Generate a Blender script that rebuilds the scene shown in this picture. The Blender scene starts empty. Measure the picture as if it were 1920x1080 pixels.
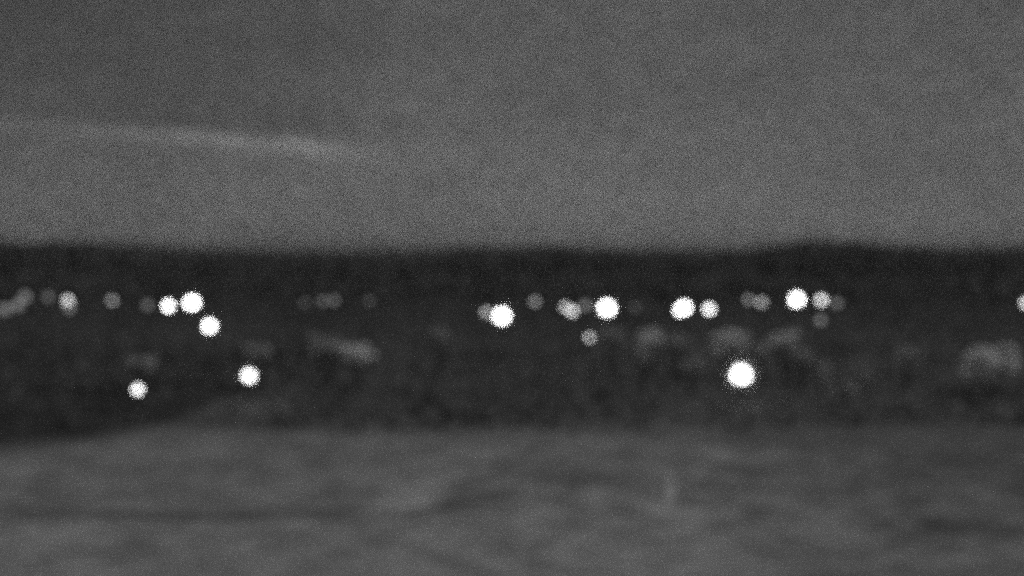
import bpy, bmesh, math, random
import numpy as np
from mathutils import Vector, Matrix

random.seed(7)
rng = np.random.default_rng(11)
scene = bpy.context.scene
COL = scene.collection

# ------------------------------------------------------------------ camera
F = 5444.0            # focal length in 1920-wide pixels (20 degree lens)
HOR = 480.0           # picture row of the level line
CAMZ = 6.0
cd = bpy.data.cameras.new('camera')
cd.sensor_width = 36.0
cd.lens = 18.0 * F / 960.0
cd.clip_start = 0.1
cd.clip_end = 20000
cd.dof.use_dof = True                 # a fast long lens left focused close by
cd.dof.focus_distance = 10.0
APERTURE = 0.0570                     # entrance pupil in metres
cd.dof.aperture_fstop = cd.lens / 1000.0 / APERTURE
cam = bpy.data.objects.new('camera', cd)
cam.location = (0, 0, CAMZ)
cam.rotation_euler = (math.radians(90) - math.atan((540 - HOR) / F), 0, 0)
COL.objects.link(cam)
scene.camera = cam


def at(px, py, Y):
    return Vector(((px - 960) / F * Y, Y, CAMZ - (py - HOR) / F * Y))


# ------------------------------------------------------------------ view
scene.render.engine = 'CYCLES'
scene.view_settings.view_transform = 'Standard'
scene.view_settings.look = 'None'
scene.view_settings.exposure = 0.0
scene.view_settings.gamma = 1.0
cy = scene.cycles
cy.use_denoising = False              # high-gain night shot: the grain stays
cy.use_adaptive_sampling = False
cy.max_bounces = 4
cy.diffuse_bounces = 2
cy.glossy_bounces = 1
cy.pixel_filter_type = 'BLACKMAN_HARRIS'
cy.filter_width = 1.75
cy.transparent_max_bounces = 12
cy.sampling_pattern = 'TABULATED_SOBOL'

# ------------------------------------------------------------------ night sky
MOON_EL, MOON_AZ = 34.0, 152.0        # behind the camera, to the right
world = bpy.data.worlds.new('World')
scene.world = world
world.use_nodes = True
wt = world.node_tree
wt.nodes.clear()


class N:
    """tiny node-expression helper"""
    def __init__(s, tree):
        s.t = tree

    def new(s, kind, **kw):
        n = s.t.nodes.new(kind)
        for k, v in kw.items():
            setattr(n, k, v)
        return n

    def m(s, op, a, b=None, c=None, clamp=False):
        n = s.t.nodes.new('ShaderNodeMath')
        n.operation = op
        n.use_clamp = clamp
        for i, v in enumerate((a, b, c)):
            if v is None:
                continue
            if isinstance(v, (int, float)):
                n.inputs[i].default_value = v
            else:
                s.t.links.new(v, n.inputs[i])
        return n.outputs[0]

    def noise(s, vec, scale, detail=2.0, rough=0.5):
        n = s.t.nodes.new('ShaderNodeTexNoise')
        n.inputs['Scale'].default_value = scale
        n.inputs['Detail'].default_value = detail
        n.inputs['Roughness'].default_value = rough
        s.t.links.new(vec, n.inputs['Vector'])
        return n.outputs[0]

    def smooth(s, v, a, b, lo=0.0, hi=1.0):
        n = s.t.nodes.new('ShaderNodeMapRange')
        n.interpolation_type = 'SMOOTHSTEP'
        n.inputs['From Min'].default_value = a
        n.inputs['From Max'].default_value = b
        n.inputs['To Min'].default_value = lo
        n.inputs['To Max'].default_value = hi
        s.t.links.new(v, n.inputs['Value'])
        return n.outputs[0]

    def mapping(s, vec, sc):
        n = s.t.nodes.new('ShaderNodeMapping')
        n.inputs['Scale'].default_value = sc
        s.t.links.new(vec, n.inputs['Vector'])
        return n.outputs[0]


w = N(wt)
sky = w.new('ShaderNodeTexSky', sky_type='NISHITA')
sky.sun_disc = False
sky.sun_elevation = math.radians(MOON_EL)
sky.sun_rotation = math.radians(MOON_AZ)
bw = w.new('ShaderNodeRGBToBW')
wt.links.new(sky.outputs[0], bw.inputs[0])
tc = w.new('ShaderNodeTexCoord')
gen = tc.outputs['Generated']
lift = w.new('ShaderNodeVectorMath', operation='ADD')      # the night glow stays even down to the ridge
lift.inputs[1].default_value = (0, 0, 0.18)
wt.links.new(gen, lift.inputs[0])
wt.links.new(lift.outputs[0], sky.inputs['Vector']) if 'Vector' in sky.inputs else None
sep = w.new('ShaderNodeSeparateXYZ')
wt.links.new(gen, sep.inputs[0])
ys = w.m('MAXIMUM', sep.outputs[1], 0.05)
u = w.m('DIVIDE', sep.outputs[0], ys)          # bearing and height of a direction in the sky
v = w.m('DIVIDE', sep.outputs[2], ys)
# lower edge of a thin sheet of cloud, sinking towards the right
edge = w.m('MULTIPLY_ADD', u, -0.079, 0.0322)
wob = w.noise(w.mapping(gen, (25, 25, 8)), 1.0, 2.0)
edge = w.m('ADD', edge, w.m('MULTIPLY_ADD', wob, 0.006, -0.003))
d = w.m('SUBTRACT', v, edge)
left = w.smooth(u, -0.035, -0.075)
under = w.smooth(d, 0.0028, -0.0008)
above = w.smooth(d, -0.001, 0.004)
fade = w.smooth(v, 0.0, 0.034)
wisp = w.m('MULTIPLY', under, fade)
core = w.m('MULTIPLY', w.m('MULTIPLY', w.smooth(d, 0.0026, 0.0004), w.smooth(d, -0.0055, -0.0015)),
           w.m('MULTIPLY', w.smooth(u, -0.145, -0.095, 0.30, 1.0), w.m('ADD', w.smooth(u, -0.040, -0.08, 0.0, 0.7), w.smooth(u, 0.02, -0.06, 0.0, 0.45))))
lum = w.m('MULTIPLY_ADD', w.m('MULTIPLY', wisp, left), 0.07, 1.0)
lum = w.m('MULTIPLY_ADD', w.m('MULTIPLY', core, w.smooth(w.noise(w.mapping(gen, (60, 60, 200)), 1.0, 3.0), 0.3, 0.7, 0.55, 1.3)), 0.60, lum)
lum = w.m('MULTIPLY_ADD', w.m('MULTIPLY', above, left), -0.14, lum)
lum = w.m('MULTIPLY', lum, w.smooth(u, -0.20, 0.03, 0.80, 1.06))
lum = w.m('MULTIPLY', lum, w.smooth(w.noise(w.mapping(gen, (14, 14, 60)), 1.0, 3.0), 0.3, 0.7, 0.93, 1.07))
lum = w.m('MULTIPLY', lum, w.smooth(v, 0.0, 0.06, 1.12, 0.96))
mott = w.noise(w.mapping(gen, (90, 3, 420)), 1.0, 4.0, 0.8)
lum = w.m('MULTIPLY', lum, w.smooth(mott, 0.25, 0.75, 0.80, 1.20))
# image grain put into the sky: very fine, strongly contrasted speckle
rot = w.new('ShaderNodeMapping')
rot.inputs['Rotation'].default_value = (0.71, 0.43, 1.13)
rot.inputs['Scale'].default_value = (7000, 7900, 8600)
wt.links.new(gen, rot.inputs['Vector'])
sp = w.noise(rot.outputs[0], 1.0, 1.0, 0.6)
sp = w.smooth(sp, 0.60, 0.71, 0.30, 14.5)
lum = w.m('MULTIPLY', lum, sp)
val = w.m('MULTIPLY', bw.outputs[0], lum)
bg = w.new('ShaderNodeBackground')
bg.inputs['Strength'].default_value = 0.0245
wt.links.new(val, bg.inputs['Color'])
wo = w.new('ShaderNodeOutputWorld')
wt.links.new(bg.outputs[0], wo.inputs[0])

# moonlight through thin cloud
sl = bpy.data.lights.new('moon', 'SUN')
sl.energy = 0.55
sl.angle = math.radians(10)
moon = bpy.data.objects.new('moon', sl)
el, az = math.radians(MOON_EL), math.radians(MOON_AZ)
to_moon = Vector((math.sin(az) * math.cos(el), math.cos(az) * math.cos(el), math.sin(el)))
moon.rotation_euler = to_moon.to_track_quat('Z', 'Y').to_euler()
moon.location = to_moon * 50
COL.objects.link(moon)


# ------------------------------------------------------------------ materials
def mat(name, albedo, var=0.35, scale=4.0, rough=0.9, attr=None, bump=0.0):
    m = bpy.data.materials.new(name)
    m.use_nodes = True
    t = m.node_tree
    n = N(t)
    bs = t.nodes['Principled BSDF']
    bs.inputs['Roughness'].default_value = rough
    bs.inputs['Specular IOR Level'].default_value = 0.15
    co = n.new('ShaderNodeTexCoord').outputs['Object']
    nz = n.noise(co, scale, 4.0, 0.65)
    f = n.smooth(nz, 0.3, 0.7, 1 - var, 1 + var)
    if attr:
        at_ = n.new('ShaderNodeAttribute')
        at_.attribute_name = attr
        f = n.m('MULTIPLY', f, at_.outputs['Fac'])
    else:
        f = n.m('MULTIPLY', f, albedo)
    cmb = n.new('ShaderNodeCombineXYZ')
    for i in range(3):
        t.links.new(f, cmb.inputs[i])
    t.links.new(cmb.outputs[0], bs.inputs['Base Color'])
    if bump:
        b = n.new('ShaderNodeBump')
        b.inputs['Strength'].default_value = bump
        b.inputs['Distance'].default_value = 0.1
        t.links.new(nz, b.inputs['Height'])
        t.links.new(b.outputs[0], bs.inputs['Normal'])
    return m


def glow(name, strength):
    m = bpy.data.materials.new(name)
    m.use_nodes = True
    t = m.node_tree
    n = N(t)
    bs = t.nodes['Principled BSDF']
    bs.inputs['Base Color'].default_value = (0.8, 0.8, 0.8, 1)
    bs.inputs['Roughness'].default_value = 0.35
    co = n.new('ShaderNodeTexCoord').outputs['Object']
    nz = n.noise(co, 45.0, 1.0)               # bright sparkles put into the emission to speckle the blurred disc
    cmb = n.smooth(nz, 0.56, 0.66, strength * 0.25, strength * 3.9)
    bs.inputs['Emission Color'].default_value = (1, 1, 1, 1)
    t.links.new(cmb, bs.inputs['Emission Strength'])
    return m


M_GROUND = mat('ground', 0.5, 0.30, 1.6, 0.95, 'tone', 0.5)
M_LEAF = mat('dark_leaves', 0.14, 0.5, 0.8)
M_GRASS = mat('dark_grass', 0.13, 0.5, 0.5)
M_PALE = mat('pale_leaves', 0.85, 0.35, 2.0)
M_MID = mat('grey_leaves', 0.46, 0.35, 2.0)
M_STEM = mat('bark', 0.08, 0.4, 5.0)
M_STONE = mat('pale_stone', 0.62, 0.2, 3.0, 0.9, None, 0.6)
M_POST = mat('painted_metal', 0.06, 0.2, 8.0, 0.4)
M_BASE = mat('concrete', 0.25, 0.2, 8.0, 0.9)


M_HALO = bpy.data.materials.new('halo_glass')  # thin scattering shell, added round bright lamps for a bloom halo
M_HALO.use_nodes = True
t = M_HALO.node_tree
t.nodes.clear()
q0, q1, q2, q3 = (t.nodes.new('ShaderNode' + k) for k in ('BsdfTransparent', 'BsdfTranslucent', 'MixShader', 'OutputMaterial'))
qn = N(t)
fz = qn.smooth(qn.noise(qn.new('ShaderNodeTexCoord').outputs['Object'], 9.0, 2.0), 0.3, 0.7, 0.05, 0.08)
q1.inputs['Color'].default_value = (0.9, 0.9, 0.9, 1)
t.links.new(fz, q2.inputs[0])
t.links.new(q0.outputs[0], q2.inputs[1])
t.links.new(q1.outputs[0], q2.inputs[2])
t.links.new(q2.outputs[0], q3.inputs[0])


# ------------------------------------------------------------------ helpers
def mesh_obj(name, verts, faces, material, parent=None, smooth=False):
    me = bpy.data.meshes.new(name)
    me.from_pydata([tuple(p) for p in verts], [], faces)
    me.update()
    if smooth:
        me.polygons.foreach_set('use_smooth', [True] * len(me.polygons))
    me.materials.append(material)
    o = bpy.data.objects.new(name, me)
    COL.objects.link(o)
    if parent:
        o.parent = parent
    return o


def bm_obj(name, bm, material, parent=None, smooth=True):
    me = bpy.data.meshes.new(name)
    bm.to_mesh(me)
    bm.free()
    if smooth:
        me.polygons.foreach_set('use_smooth', [True] * len(me.polygons))
    me.materials.append(material)
    o = bpy.data.objects.new(name, me)
    COL.objects.link(o)
    if parent:
        o.parent = parent
    return o


def empty(name, loc, rz=0.0):
    o = bpy.data.objects.new(name, None)
    o.location = loc
    o.rotation_euler = (0, 0, rz)
    o.empty_display_size = 0.3
    COL.objects.link(o)
    return o


def tag(o, label=None, cat=None, group=None, kind=None):
    if label:
        o['label'] = label
    if cat:
        o['category'] = cat
    if group:
        o['group'] = group
    if kind:
        o['kind'] = kind
    return o


def lathe(profile, seg=20):
    bm = bmesh.new()
    rings = []
    for r, z in profile:
        if r < 1e-5:
            rings.append([bm.verts.new((0, 0, z))])
        else:
            rings.append([bm.verts.new((r * math.cos(2 * math.pi * k / seg), r * math.sin(2 * math.pi * k / seg), z))
                          for k in range(seg)])
    for a, b in zip(rings[:-1], rings[1:]):
        for k in range(seg):
            k2 = (k + 1) % seg
            if len(a) == 1 and len(b) == 1:
                continue
            if len(a) == 1:
                bm.faces.new((a[0], b[k2], b[k]))
            elif len(b) == 1:
                bm.faces.new((a[k], a[k2], b[0]))
            else:
                bm.faces.new((a[k], a[k2], b[k2], b[k]))
    bmesh.ops.recalc_face_normals(bm, faces=bm.faces)
    return bm


# ------------------------------------------------------------------ lie of the land
def hnoise(x, y, s, seed):
    """smooth value noise, vectorised"""
    x = np.asarray(x, float) / s + seed * 17.3
    y = np.asarray(y, float) / s + seed * 9.1
    xi, yi = np.floor(x), np.floor(y)
    fx, fy = x - xi, y - yi
    fx, fy = fx * fx * (3 - 2 * fx), fy * fy * (3 - 2 * fy)

    def h(a, b):
        q = np.sin(a * 127.1 + b * 311.7 + seed * 74.7) * 43758.5453
        return q - np.floor(q)
    return (h(xi, yi) * (1 - fx) + h(xi + 1, yi) * fx) * (1 - fy) + (h(xi, yi + 1) * (1 - fx) + h(xi + 1, yi + 1) * fx) * fy


def height(x, y):
    x = np.asarray(x, float)
    y = np.asarray(y, float)
    t = np.clip((y - 100) / 240, 0, 1)
    z = 3.1 * t
    z = z + (hnoise(x, y, 9, 1) - 0.5) * 0.28 + (hnoise(x, y, 2.6, 2) - 0.5) * 0.10
    return z


def sst(a, b, v):
    t = np.clip((v - a) / (b - a), 0, 1)
    return t * t * (3 - 2 * t)


def tone(x, y):
    """how pale the ground is: frost-pale meadow below, dark rough grass on the slope"""
    px = x / y * F + 960
    z = 3.1 * np.clip((y - 100) / 240, 0, 1)
    py = HOR + (CAMZ - z) / y * F
    n1 = hnoise(x, y, 7, 3) - 0.5
    n2 = hnoise(x, y, 2.2, 4) - 0.5
    n3 = hnoise(x + 0.3 * y, y * 0.30, 0.9, 5) - 0.5
    n4 = hnoise(x + 0.4 * y, y * 0.22, 1.7, 6) - 0.5
    n5 = hnoise(x - 0.2 * y, y * 0.30, 0.55, 12) - 0.5
    # edge of the meadow
    edge = 806 + 36 * sst(420, 0, px) + 14 * sst(1300, 1900, px) + 10 * n2
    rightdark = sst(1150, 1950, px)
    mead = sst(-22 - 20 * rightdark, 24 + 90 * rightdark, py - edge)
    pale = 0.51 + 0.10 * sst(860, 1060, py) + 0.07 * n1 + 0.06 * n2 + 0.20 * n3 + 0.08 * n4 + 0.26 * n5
    pale = pale - 0.17 * rightdark  # vignette painted into the meadow colour, darker towards the right
    def blob(cx, cy, rx, ry, rot=0.0):
        dx, dy = px - cx, py - cy
        a = math.radians(rot)
        X = (dx * math.cos(a) + dy * math.sin(a)) / rx
        Y = (-dx * math.sin(a) + dy * math.cos(a)) / ry
        return np.exp(-(X * X + Y * Y))
    for (cx, cy, rx, ry, rot, amt) in [
        (30, 958, 70, 22, 8, -0.16), (170, 960, 90, 14, 6, -0.12), (300, 966, 80, 11, 2, -0.11), (450, 962, 80, 16, 0, -0.17),
        (625, 955, 62, 15, 0, -0.20), (800, 952, 80, 12, -10, -0.13), (860, 935, 40, 10, -10, -0.08), (1040, 900, 120, 12, -2, -0.11),
        (1190, 895, 80, 12, -3, -0.10), (1420, 960, 40, 25, 0, -0.10), (1200, 1000, 70, 22, 0, -0.08),
        (1720, 975, 70, 28, 10, -0.05), (775, 928, 62, 20, -12, 0.33), (1250, 925, 19, 32, 0, 0.24), (100, 1005, 130, 24, 3, 0.07),
        (985, 968, 45, 20, -25, 0.16), (1120, 940, 26, 30, 0, 0.2), (1200, 945, 30, 20, 0, 0.06), (1250, 1050, 300, 30, 0, 0.04), (30, 885, 40, 16, 0, 0.09)]:
        pale = pale + 1.35 * amt * blob(cx, cy, rx, ry, rot)
    dark = 0.118 + 0.05 * n1 + 0.06 * n2 + 0.06 * n3 + 0.05 * n4
    dark = dark - 0.062 * sst(640, 530, py)
    dark = dark + 0.045 * sst(560, 640, py) + 0.02 * sst(720, 800, py)
    wedge = sst(45, -45, (px - 300) + (py - 790) * 3.2) * sst(640, 700, py)
    dark = dark - 0.085 * wedge + 0.08 * (1 - wedge) * sst(680, 720, py) * sst(900, 350, px)
    dark = dark - 0.04 * np.exp(-((py - 655) / 16) ** 2) * sst(520, 420, px)
    dark = dark + 0.03 * sst(900, 1300, px) * sst(600, 660, py)
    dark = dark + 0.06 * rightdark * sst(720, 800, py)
    out = dark * (1 - mead) + pale * mead
    out = np.where(y < 1, 0.4, out)
    return np.clip(out, 0.03, 0.85)


def axis(parts):
    out = [parts[0][0]]
    for a, b, s in parts:
        n = max(1, int(round((b - a) / s)))
        out += [a + (b - a) * (k + 1) / n for k in range(n)]
    return np.array(out)


xs = axis([(-4000, -600, 400), (-600, -100, 50), (-100, -26, 1.0), (-26, 26, 0.25), (26, 100, 1.0), (100, 600, 50), (600, 4000, 400)])
ysr = axis([(-400, 0, 80), (0, 40, 4), (40, 130, 0.3), (130, 240, 0.8), (240, 420, 3), (420, 1000, 60), (1000, 6000, 500)])
GX, GY = np.meshgrid(xs, ysr)
GZ = height(GX, GY)
nx, ny = len(xs), len(ysr)
co = np.stack([GX, GY, GZ], -1).reshape(-1, 3)
ii = (np.arange(ny - 1)[:, None] * nx + np.arange(nx - 1)[None, :]).ravel()
fc = np.stack([ii, ii + 1, ii + nx + 1, ii + nx], -1)
me = bpy.data.meshes.new('ground')
me.vertices.add(len(co))
me.vertices.foreach_set('co', co.ravel())
me.loops.add(fc.size)
me.loops.foreach_set('vertex_index', fc.ravel().astype(np.int32))
me.polygons.add(len(fc))
me.polygons.foreach_set('loop_start', (np.arange(len(fc)) * 4).astype(np.int32))
me.polygons.foreach_set('loop_total', np.full(len(fc), 4, np.int32))
me.polygons.foreach_set('use_smooth', np.ones(len(fc), bool))
me.update(calc_edges=True)
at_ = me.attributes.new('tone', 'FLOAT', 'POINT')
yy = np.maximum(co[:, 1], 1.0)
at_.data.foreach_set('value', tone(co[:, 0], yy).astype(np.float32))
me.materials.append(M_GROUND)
g = bpy.data.objects.new('ground', me)
COL.objects.link(g)
tag(g, kind='structure')


# ------------------------------------------------------------------ leaf clouds
def leaf_quads(centers, size, flat=0.0, squash=1.0):
    """random small quads round the given centres -> verts (n*4,3), faces"""
    n = len(centers)
    a = rng.normal(size=(n, 3))
    a[:, 2] *= squash
    a /= np.linalg.norm(a, axis=1)[:, None] + 1e-9
    b = rng.normal(size=(n, 3))
    b -= (b * a).sum(1)[:, None] * a
    b /= np.linalg.norm(b, axis=1)[:, None] + 1e-9
    s = size * rng.uniform(0.6, 1.4, n)[:, None]
    a = a * s
    b = b * s * 0.6
    v_ = np.stack([centers - a, centers - b, centers + a, centers + b], 1).reshape(-1, 3)
    f = np.arange(n * 4).reshape(-1, 4)
    return v_, f


def big_mesh(name, v_, f, material, parent=None):
    me = bpy.data.meshes.new(name)
    me.vertices.add(len(v_))
    me.vertices.foreach_set('co', np.asarray(v_, np.float32).ravel())
    me.loops.add(f.size)
    me.loops.foreach_set('vertex_index', f.ravel().astype(np.int32))
    me.polygons.add(len(f))
    me.polygons.foreach_set('loop_start', (np.arange(len(f)) * 4).astype(np.int32))
    me.polygons.foreach_set('loop_total', np.full(len(f), 4, np.int32))
    me.update(calc_edges=True)
    me.materials.append(material)
    o = bpy.data.objects.new(name, me)
    COL.objects.link(o)
    if parent:
        o.parent = parent
    return o


# far wood along the ridge: reads as one mass
SKX = [-900, 0, 150, 400, 700, 800, 900, 1150, 1400, 1440, 1520, 1600, 1660, 1800, 1920, 2800]
SKY_ = [462, 457, 460, 467, 472, 469, 463, 467, 471, 466, 455, 458, 464, 466, 463, 464]


def skyline(px):
    return 466.0 + 1.4 * (np.interp(px, SKX, SKY_) - 466)


cs = []
for row, Y0 in enumerate((330, 338, 347, 356, 366, 378)):
    x = -150.0
    while x < 150:
        Y = Y0 + random.uniform(-3, 3)
        px = x / Y * F + 960
        top = CAMZ - (skyline(px) - HOR) / F * Y + random.uniform(-0.35, 0.2) + 0.45 * (float(hnoise(x, 0.0, 6.5, 21)) - 0.5) - (0.25 if row < 2 else 0.0)
        gz = float(height(x, Y))
        r = random.uniform(1.6, 2.6)
        hgt = top - gz
        n = 420
        p = rng.normal(size=(n, 3))
        p /= np.linalg.norm(p, axis=1)[:, None]
        p *= (rng.uniform(0.35, 1, n) ** 0.5)[:, None]
        p[:, 0] *= r
        p[:, 1] *= r
        p[:, 2] *= hgt * 0.5
        p += np.array([x, Y, gz + hgt * 0.5])
        cs.append(p)
        x += random.uniform(1.7, 2.6)
for k in range(150):                       # outliers straggling down from the wood
    Y = 328 - 75 * random.random() ** 1.6
    x = random.uniform(-0.2, 0.2) * Y
    gz = float(height(x, Y))
    hgt = random.uniform(0.5, 1.7)
    p = rng.normal(size=(150, 3))
    p /= np.linalg.norm(p, axis=1)[:, None]
    p *= (rng.uniform(0.3, 1, 150) ** 0.5)[:, None]
    p *= np.array([hgt * random.uniform(0.8, 2.2), hgt, hgt * 0.5])
    cs.append(p + np.array([x, Y, gz + hgt * 0.5]))
cs = np.concatenate(cs)
v_, f_ = leaf_quads(cs, 0.34)
wood = big_mesh('woodland', v_, f_, M_LEAF)
tag(wood, 'dark wood massed along the whole ridge under the night sky', 'woodland', kind='stuff')

# rough grass and low scrub on the slope
n = 26000
gy = rng.uniform(100, 325, n)
gx = rng.uniform(-1, 1, n) * (gy * 0.19 + 3)
keep = rng.uniform(size=n) < (hnoise(gx, gy, 5, 8) * 1.3)
gx, gy = gx[keep], gy[keep]
gz = height(gx, gy)
ht = 0.10 + 0.35 * hnoise(gx, gy, 6, 9) ** 2
c_ = np.stack([gx, gy, gz + ht * 0.5], -1)
v_, f_ = leaf_quads(c_, 0.22)
tag(big_mesh('rough_grass', v_, f_, M_GRASS), 'dark rough grass covering the slope below the wood', 'grass', kind='stuff')


# ------------------------------------------------------------------ lamps
def make_lamp(px, py, Y, r_px, strength, label, group, low=False, name='globe_lamp'):
    p = at(px, py, Y)
    gz = float(height(p.x, p.y)) - 0.02
    root = empty(name, (p.x, p.y, gz))
    tag(root, label, 'lamp', group)
    R = r_px / F * Y
    H = p.z - gz
    # globe, slightly flattened where it meets its collar
    prof = []
    for k in range(13):
        a = math.pi * k / 12
        prof.append((max(0.0, R * math.sin(a)), H - R * math.cos(a)))
    prof[0] = (0, prof[0][1])
    prof[-1] = (0, prof[-1][1])
    bm_obj('globe', lathe(prof, 28), glow('glow_%d' % round(strength * 1000), strength), root)
    if strength >= 5 and (px, py) != (1275, 583):
        # outer shell added to make a bloom halo, faintly lit by the globe inside
        RO = R * (2.15 if strength == 7 else 1.7)
        ring = [(max(0.0, RO * math.sin(math.pi * k / 14)), H - RO * math.cos(math.pi * k / 14)) for k in range(15)]
        ring[0], ring[-1] = (0, H - RO), (0, H + RO)
        bm_obj('halo_shell', lathe(ring, 32), M_HALO, root)
    zc = H - R
    bm_obj('collar', lathe([(0, zc - 0.10), (R * 0.30, zc - 0.10), (R * 0.60, zc + R * 0.04), (R * 0.66, zc + R * 0.20), (R * 0.60, zc + R * 0.20), (R * 0.40, zc + R * 0.02), (0, zc + R * 0.02)], 28), M_POST, root)
    pr = 0.045 if not low else 0.06
    bm_obj('post', lathe([(0, 0.1), (pr * 1.3, 0.1), (pr * 1.15, 0.5 * zc + 0.05), (pr, zc - 0.101), (0, zc - 0.101)], 14), M_POST, root)
    bm_obj('base', lathe([(0, -0.05), (0.15, -0.05), (0.15, 0.06), (0.10, 0.099), (0, 0.099)], 18), M_BASE, root)
    return root


TALL = 'globe lamps along the path under the wood'
LOW = 'globe lamps standing low on the slope'
#  px, py, Y, globe radius in px, strength, low?, label
lamps = [
    (316, 574, 141, 7.2, 10, 0, 'white round lamp touching a larger white lamp on its right, in the left trio'),
    (360, 568, 138, 10.2, 10, 0, 'large white round lamp, highest and largest of the left trio of bright lamps'),
    (393, 612, 132, 8.7, 10, 0, 'white round lamp just below and right of two touching lamps on the left'),
    (467, 705, 112, 9.7, 6.5, 1, 'bright white low lamp on the slope, right one of the two low lamps at left'),
    (258, 731, 109, 7.5, 4.8, 1, 'mottled white low lamp near the dark left foot of the slope, lowest of all lamps'),
    (941, 593, 139, 11.2, 10, 0, 'large white round lamp near the middle with a faint smaller lamp at its left'),
    (1138, 578, 142, 11.2, 10, 0, 'large white round lamp above and right of a small ringed grey lamp'),
    (1283, 577, 144, 9.2, 10, 0, 'white lamp, left and brighter one of a pair right of centre'),
    (1275, 583, 150, 6.7, 10, 0, 'white lamp half hidden behind the lower left edge of a brighter lamp'),
    (1330, 580, 146, 7.0, 4.9, 0, 'mottled white smaller lamp, right one of a pair right of centre'),
    (1494, 562, 145, 9.7, 10, 0, 'white round lamp, brightest of the three lamps in line at right'),
    (1540, 563, 149, 7.0, 3.3, 0, 'mottled pale lamp touching the right side of a bright white lamp at right'),
    (1390, 703, 113, 15.5, 7, 1, 'largest and brightest white lamp, alone low on the right slope'),
    (1924, 568, 146, 6.5, 3.8, 0, 'pale lamp cut by the right edge of the picture'),
    (127, 564, 142, 7.0, 2.1, 0, 'brightest lamp near the left edge, pale and mottled with a soft lower rim'),
    (129, 578, 147, 7.0, 0.35, 0, 'dim lamp peeping out below a pale mottled lamp at far left'),
    (210, 564, 146, 6.2, 0.718, 0, 'dim grey lamp alone between the pale left lamp and the white left trio'),
    (1003, 566, 150, 5.6, 0.678, 0, 'dim ringed grey lamp up between two bright lamps in the middle'),
    (1073, 584, 147, 6.5, 2.6, 0, 'pale mottled lamp overlapping another one left of a large white lamp'),
    (1060, 576, 151, 5.6, 2.28, 0, 'pale lamp at the upper left edge of an overlapping mottled lamp'),
    (1097, 573, 153, 7.0, 0.26, 0, 'faint grey lamp tucked between a mottled lamp and a large white lamp'),
    (1105, 633, 126, 5.0, 2.6, 0, 'small grey lamp with a bright rim standing below the middle row'),
    (1428, 567, 150, 5.9, 1.28, 0, 'grey mottled lamp, right one of a dim overlapping pair left of bright right lamp'),
    (1403, 562, 155, 5.3, 0.598, 0, 'faint grey lamp, left one of a dim overlapping pair'),
    (1569, 569, 152, 6.5, 0.25, 0, 'faint grey lamp rightmost of the three touching lamps at right'),
    (1538, 601, 138, 7.0, 0.24, 0, 'faint grey lamp directly beneath the mottled lamp at right'),
    (276, 573, 150, 7.5, 0.12, 0, 'faint lamp at the left side of the touching white pair'),
    (90, 558, 154, 7.5, 0.09, 0, 'very faint lamp between the hazy left edge cluster and the pale mottled lamp'),
    (47, 557, 152, 8.5, 0.21, 0, 'faint lamp, highest of the hazy cluster at the left edge'),
    (33, 573, 146, 9.0, 0.19, 0, 'faint lamp in the middle of the hazy cluster at the left edge'),
    (8, 581, 144, 9.0, 0.19, 0, 'faint lamp, leftmost of the hazy cluster at the left edge'),
    (912, 586, 148, 6.2, 1.32, 0, 'faint smaller lamp at the left side of the large middle lamp'),
    (605, 565, 150, 6.0, 0.16, 0, 'faint lamp, left one of a dim close pair between left trio and centre'),
    (626, 564, 152, 6.0, 0.21, 0, 'faint lamp, right one of a dim close pair between left trio and centre'),
    (571, 568, 155, 5.0, 0.07, 0, 'very faint speck of a lamp left of the dim close pair'),
    (692, 565, 156, 5.0, 0.07, 0, 'very faint lamp alone right of the dim close pair'),
    (1190, 577, 156, 5.0, 0.06, 0, 'very faint lamp right of the large white lamp above the ringed one'),
]
for (px, py, Y, r, s, low, lab) in lamps:
    make_lamp(px, py, Y, r, s, lab, LOW if low else TALL, bool(low))


# ------------------------------------------------------------------ pale shrubs and stones
def make_shrub(px, py, rx, ry, Y, material, label, group, skew=0.0):
    p = at(px, py, Y)
    gz = float(height(p.x, p.y))
    RX, RZ = rx / F * Y, ry / F * Y
    root = empty('shrub', (p.x, p.y, gz))
    tag(root, label, 'shrub', group)
    H = max(p.z - gz, RZ)
    lobes = []
    for k in range(11):
        a = random.uniform(-1, 1)
        lobes.append((a * RX * 0.75, random.uniform(-0.5, 0.5) * RX * 0.5,
                      H + random.uniform(-0.7, 0.7) * RZ - skew * a * RZ, random.uniform(0.22, 0.5) * RX, random.uniform(0.25, 0.6) * RZ))
    lobes.append((0.05 * RX, -0.2 * RX, H, 0.55 * RX, 0.6 * RZ))
    c_ = []
    for (x, y, z, a, b) in lobes:
        m_ = 420
        q = rng.normal(size=(m_, 3))
        q /= np.linalg.norm(q, axis=1)[:, None]
        q *= (rng.uniform(0.5, 1.05, m_) ** 0.5)[:, None]
        q = q * np.array([a, a, b]) + np.array([x, y, z])
        c_.append(q)
    c_ = np.concatenate(c_)
    c_[:, 2] = np.maximum(c_[:, 2], 0.03)
    v_, f_ = leaf_quads(c_, 0.075)
    big_mesh('foliage', v_, f_, material, root)
    # branching stems
    bm = bmesh.new()
    for (x, y, z, a, b) in lobes:
        p0, p1 = Vector((x * 0.1, y * 0.1, -0.05)), Vector((x, y, z))
        d_ = p1 - p0
        q = d_.to_track_quat('Z', 'Y').to_matrix().to_4x4()
        bmesh.ops.create_cone(bm, segments=7, radius1=0.035, radius2=0.012, depth=d_.length, cap_ends=True,
                              matrix=Matrix.Translation((p0 + p1) / 2) @ q)
    bm_obj('stem', bm, M_STEM, root)
    return root


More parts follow.
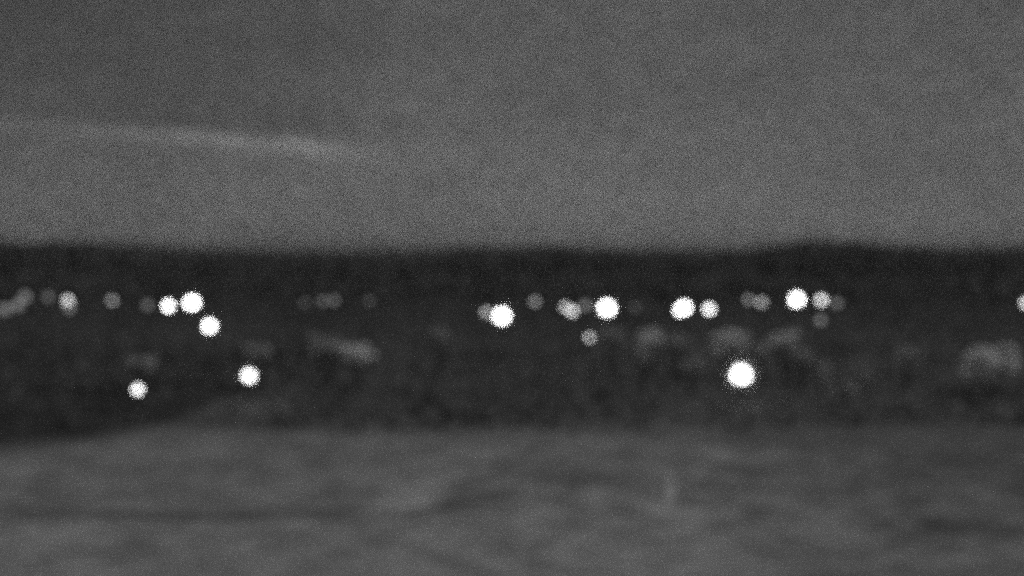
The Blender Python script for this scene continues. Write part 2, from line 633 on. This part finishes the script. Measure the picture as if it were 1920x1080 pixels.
SH = 'pale shrubs scattered over the dark slope'
shrubs = [
    (672, 660, 30, 16, 124, M_PALE, 'pale shrub, brighter right end of the smudge between left trio and centre', 0.15),
    (618, 650, 48, 18, 127, M_MID, 'wide grey shrub merging into the left side of a paler shrub', 0.0),
    (822, 629, 20, 12, 131, M_MID, 'small grey shrub alone left of the large middle lamp', 0.0),
    (1152, 630, 27, 14, 130, M_MID, 'grey shrub just right of the small ringed lamp', 0.5),
    (1221, 634, 24, 17, 129, M_PALE, 'pale rounded shrub above a taller grey one, centre right', 0.0),
    (1206, 665, 16, 22, 122, M_MID, 'upright grey shrub below a pale rounded one, centre right', 0.0),
    (1368, 634, 36, 25, 127, M_PALE, 'wide pale shrub above the largest white lamp', -0.3),
    (1474, 634, 28, 15, 128, M_PALE, 'pale shrub between the largest lamp and the right lamps, halfway up', 0.0),
    (1852, 678, 56, 27, 119, M_PALE, 'broad pale bush near the right edge, biggest of the shrubs', -0.2),
    (1845, 706, 20, 22, 117, M_MID, 'grey shrub hanging below the broad pale bush near right edge', 0.0),
    (1621, 711, 13, 20, 116, M_MID, 'small upright grey shrub alone between the right lamps and right bush', 0.0),
    (1541, 697, 14, 26, 118, M_MID, 'thin upright grey shrub low beneath the right lamps', 0.0),
    (1298, 684, 20, 14, 121, M_MID, 'grey shrub at the left side of the largest lamp', 0.0),
    (480, 657, 26, 16, 124, M_MID, 'grey shrub just above the right low lamp at left', 0.0),
    (1425, 655, 18, 12, 124, M_MID, 'small grey shrub just up and right of the largest lamp', 0.0),
    (1500, 665, 20, 12, 123, M_MID, 'grey shrub below the pale shrub halfway up under the bright right lamp', 0.4),
    (1265, 640, 20, 12, 128, M_MID, 'grey shrub between the pale rounded shrub and the wide pale shrub', 0.0),
    (1585, 728, 20, 12, 114, M_MID, 'low grey shrub, lowest of the shrubs below the right lamps', 0.0),
    (1700, 668, 24, 13, 121, M_MID, 'grey shrub alone left of the broad pale bush near the right edge', 0.0),
    (264, 681, 28, 14, 121, M_MID, 'grey shrub above the lowest mottled lamp at left', 0.0),
]
for (px, py, rx, ry, Y, mt, lab, sk) in shrubs:
    make_shrub(px, py, rx, ry, Y, mt, lab, SH, sk)


def make_stone(px, py, rx, ry, label, tall=False):
    # stands on the meadow: distance follows from its foot
    foot = py + ry
    Y = CAMZ * F / (foot - HOR)
    x = (px - 960) / F * Y
    gz = float(height(x, Y))
    bm = bmesh.new()
    bmesh.ops.create_icosphere(bm, subdivisions=4, radius=1.0)
    RX, RZ = rx / F * Y, 2 * ry / F * Y
    sd = random.uniform(0, 50)
    for v__ in bm.verts:
        c = v__.co.copy()
        k = 1 + 0.22 * math.sin(c.x * 3.1 + sd) * math.cos(c.y * 2.7 + sd) + 0.10 * math.sin(c.z * 7 + c.x * 5 + sd)
        v__.co = Vector((c.x * RX * k, c.y * RX * 0.7 * k, max(-0.06, (c.z + 0.35) * RZ * 0.74 * k)))
    o = bm_obj('boulder', bm, M_STONE)
    o.location = (x, Y, gz - 0.02)
    tag(o, label, 'boulder', None)


make_stone(1252, 923, 13, 22, 'upright pale stone standing in the meadow right of centre')



# ------------------------------------------------------------------ thin night haze
bm = bmesh.new()
bmesh.ops.create_cube(bm, size=1.0)
for q in bm.verts:
    q.co = Vector((q.co.x * 9000, q.co.y * 7400 + 3000, -1.5 if q.co.z < 0 else 11.5))
me = bpy.data.meshes.new('haze')
bm.to_mesh(me)
bm.free()
mh = bpy.data.materials.new('haze')
mh.use_nodes = True
t = mh.node_tree
t.nodes.clear()
pv = t.nodes.new('ShaderNodeVolumePrincipled')
pv.inputs['Color'].default_value = (0.9, 0.9, 0.9, 1)
pv.inputs['Density'].default_value = 0.0006
pv.inputs['Anisotropy'].default_value = 0.6
out = t.nodes.new('ShaderNodeOutputMaterial')
t.links.new(pv.outputs[0], out.inputs['Volume'])
me.materials.append(mh)
hz = bpy.data.objects.new('haze', me)
COL.objects.link(hz)
tag(hz, 'thin even night haze over the meadow and slope', kind='stuff')
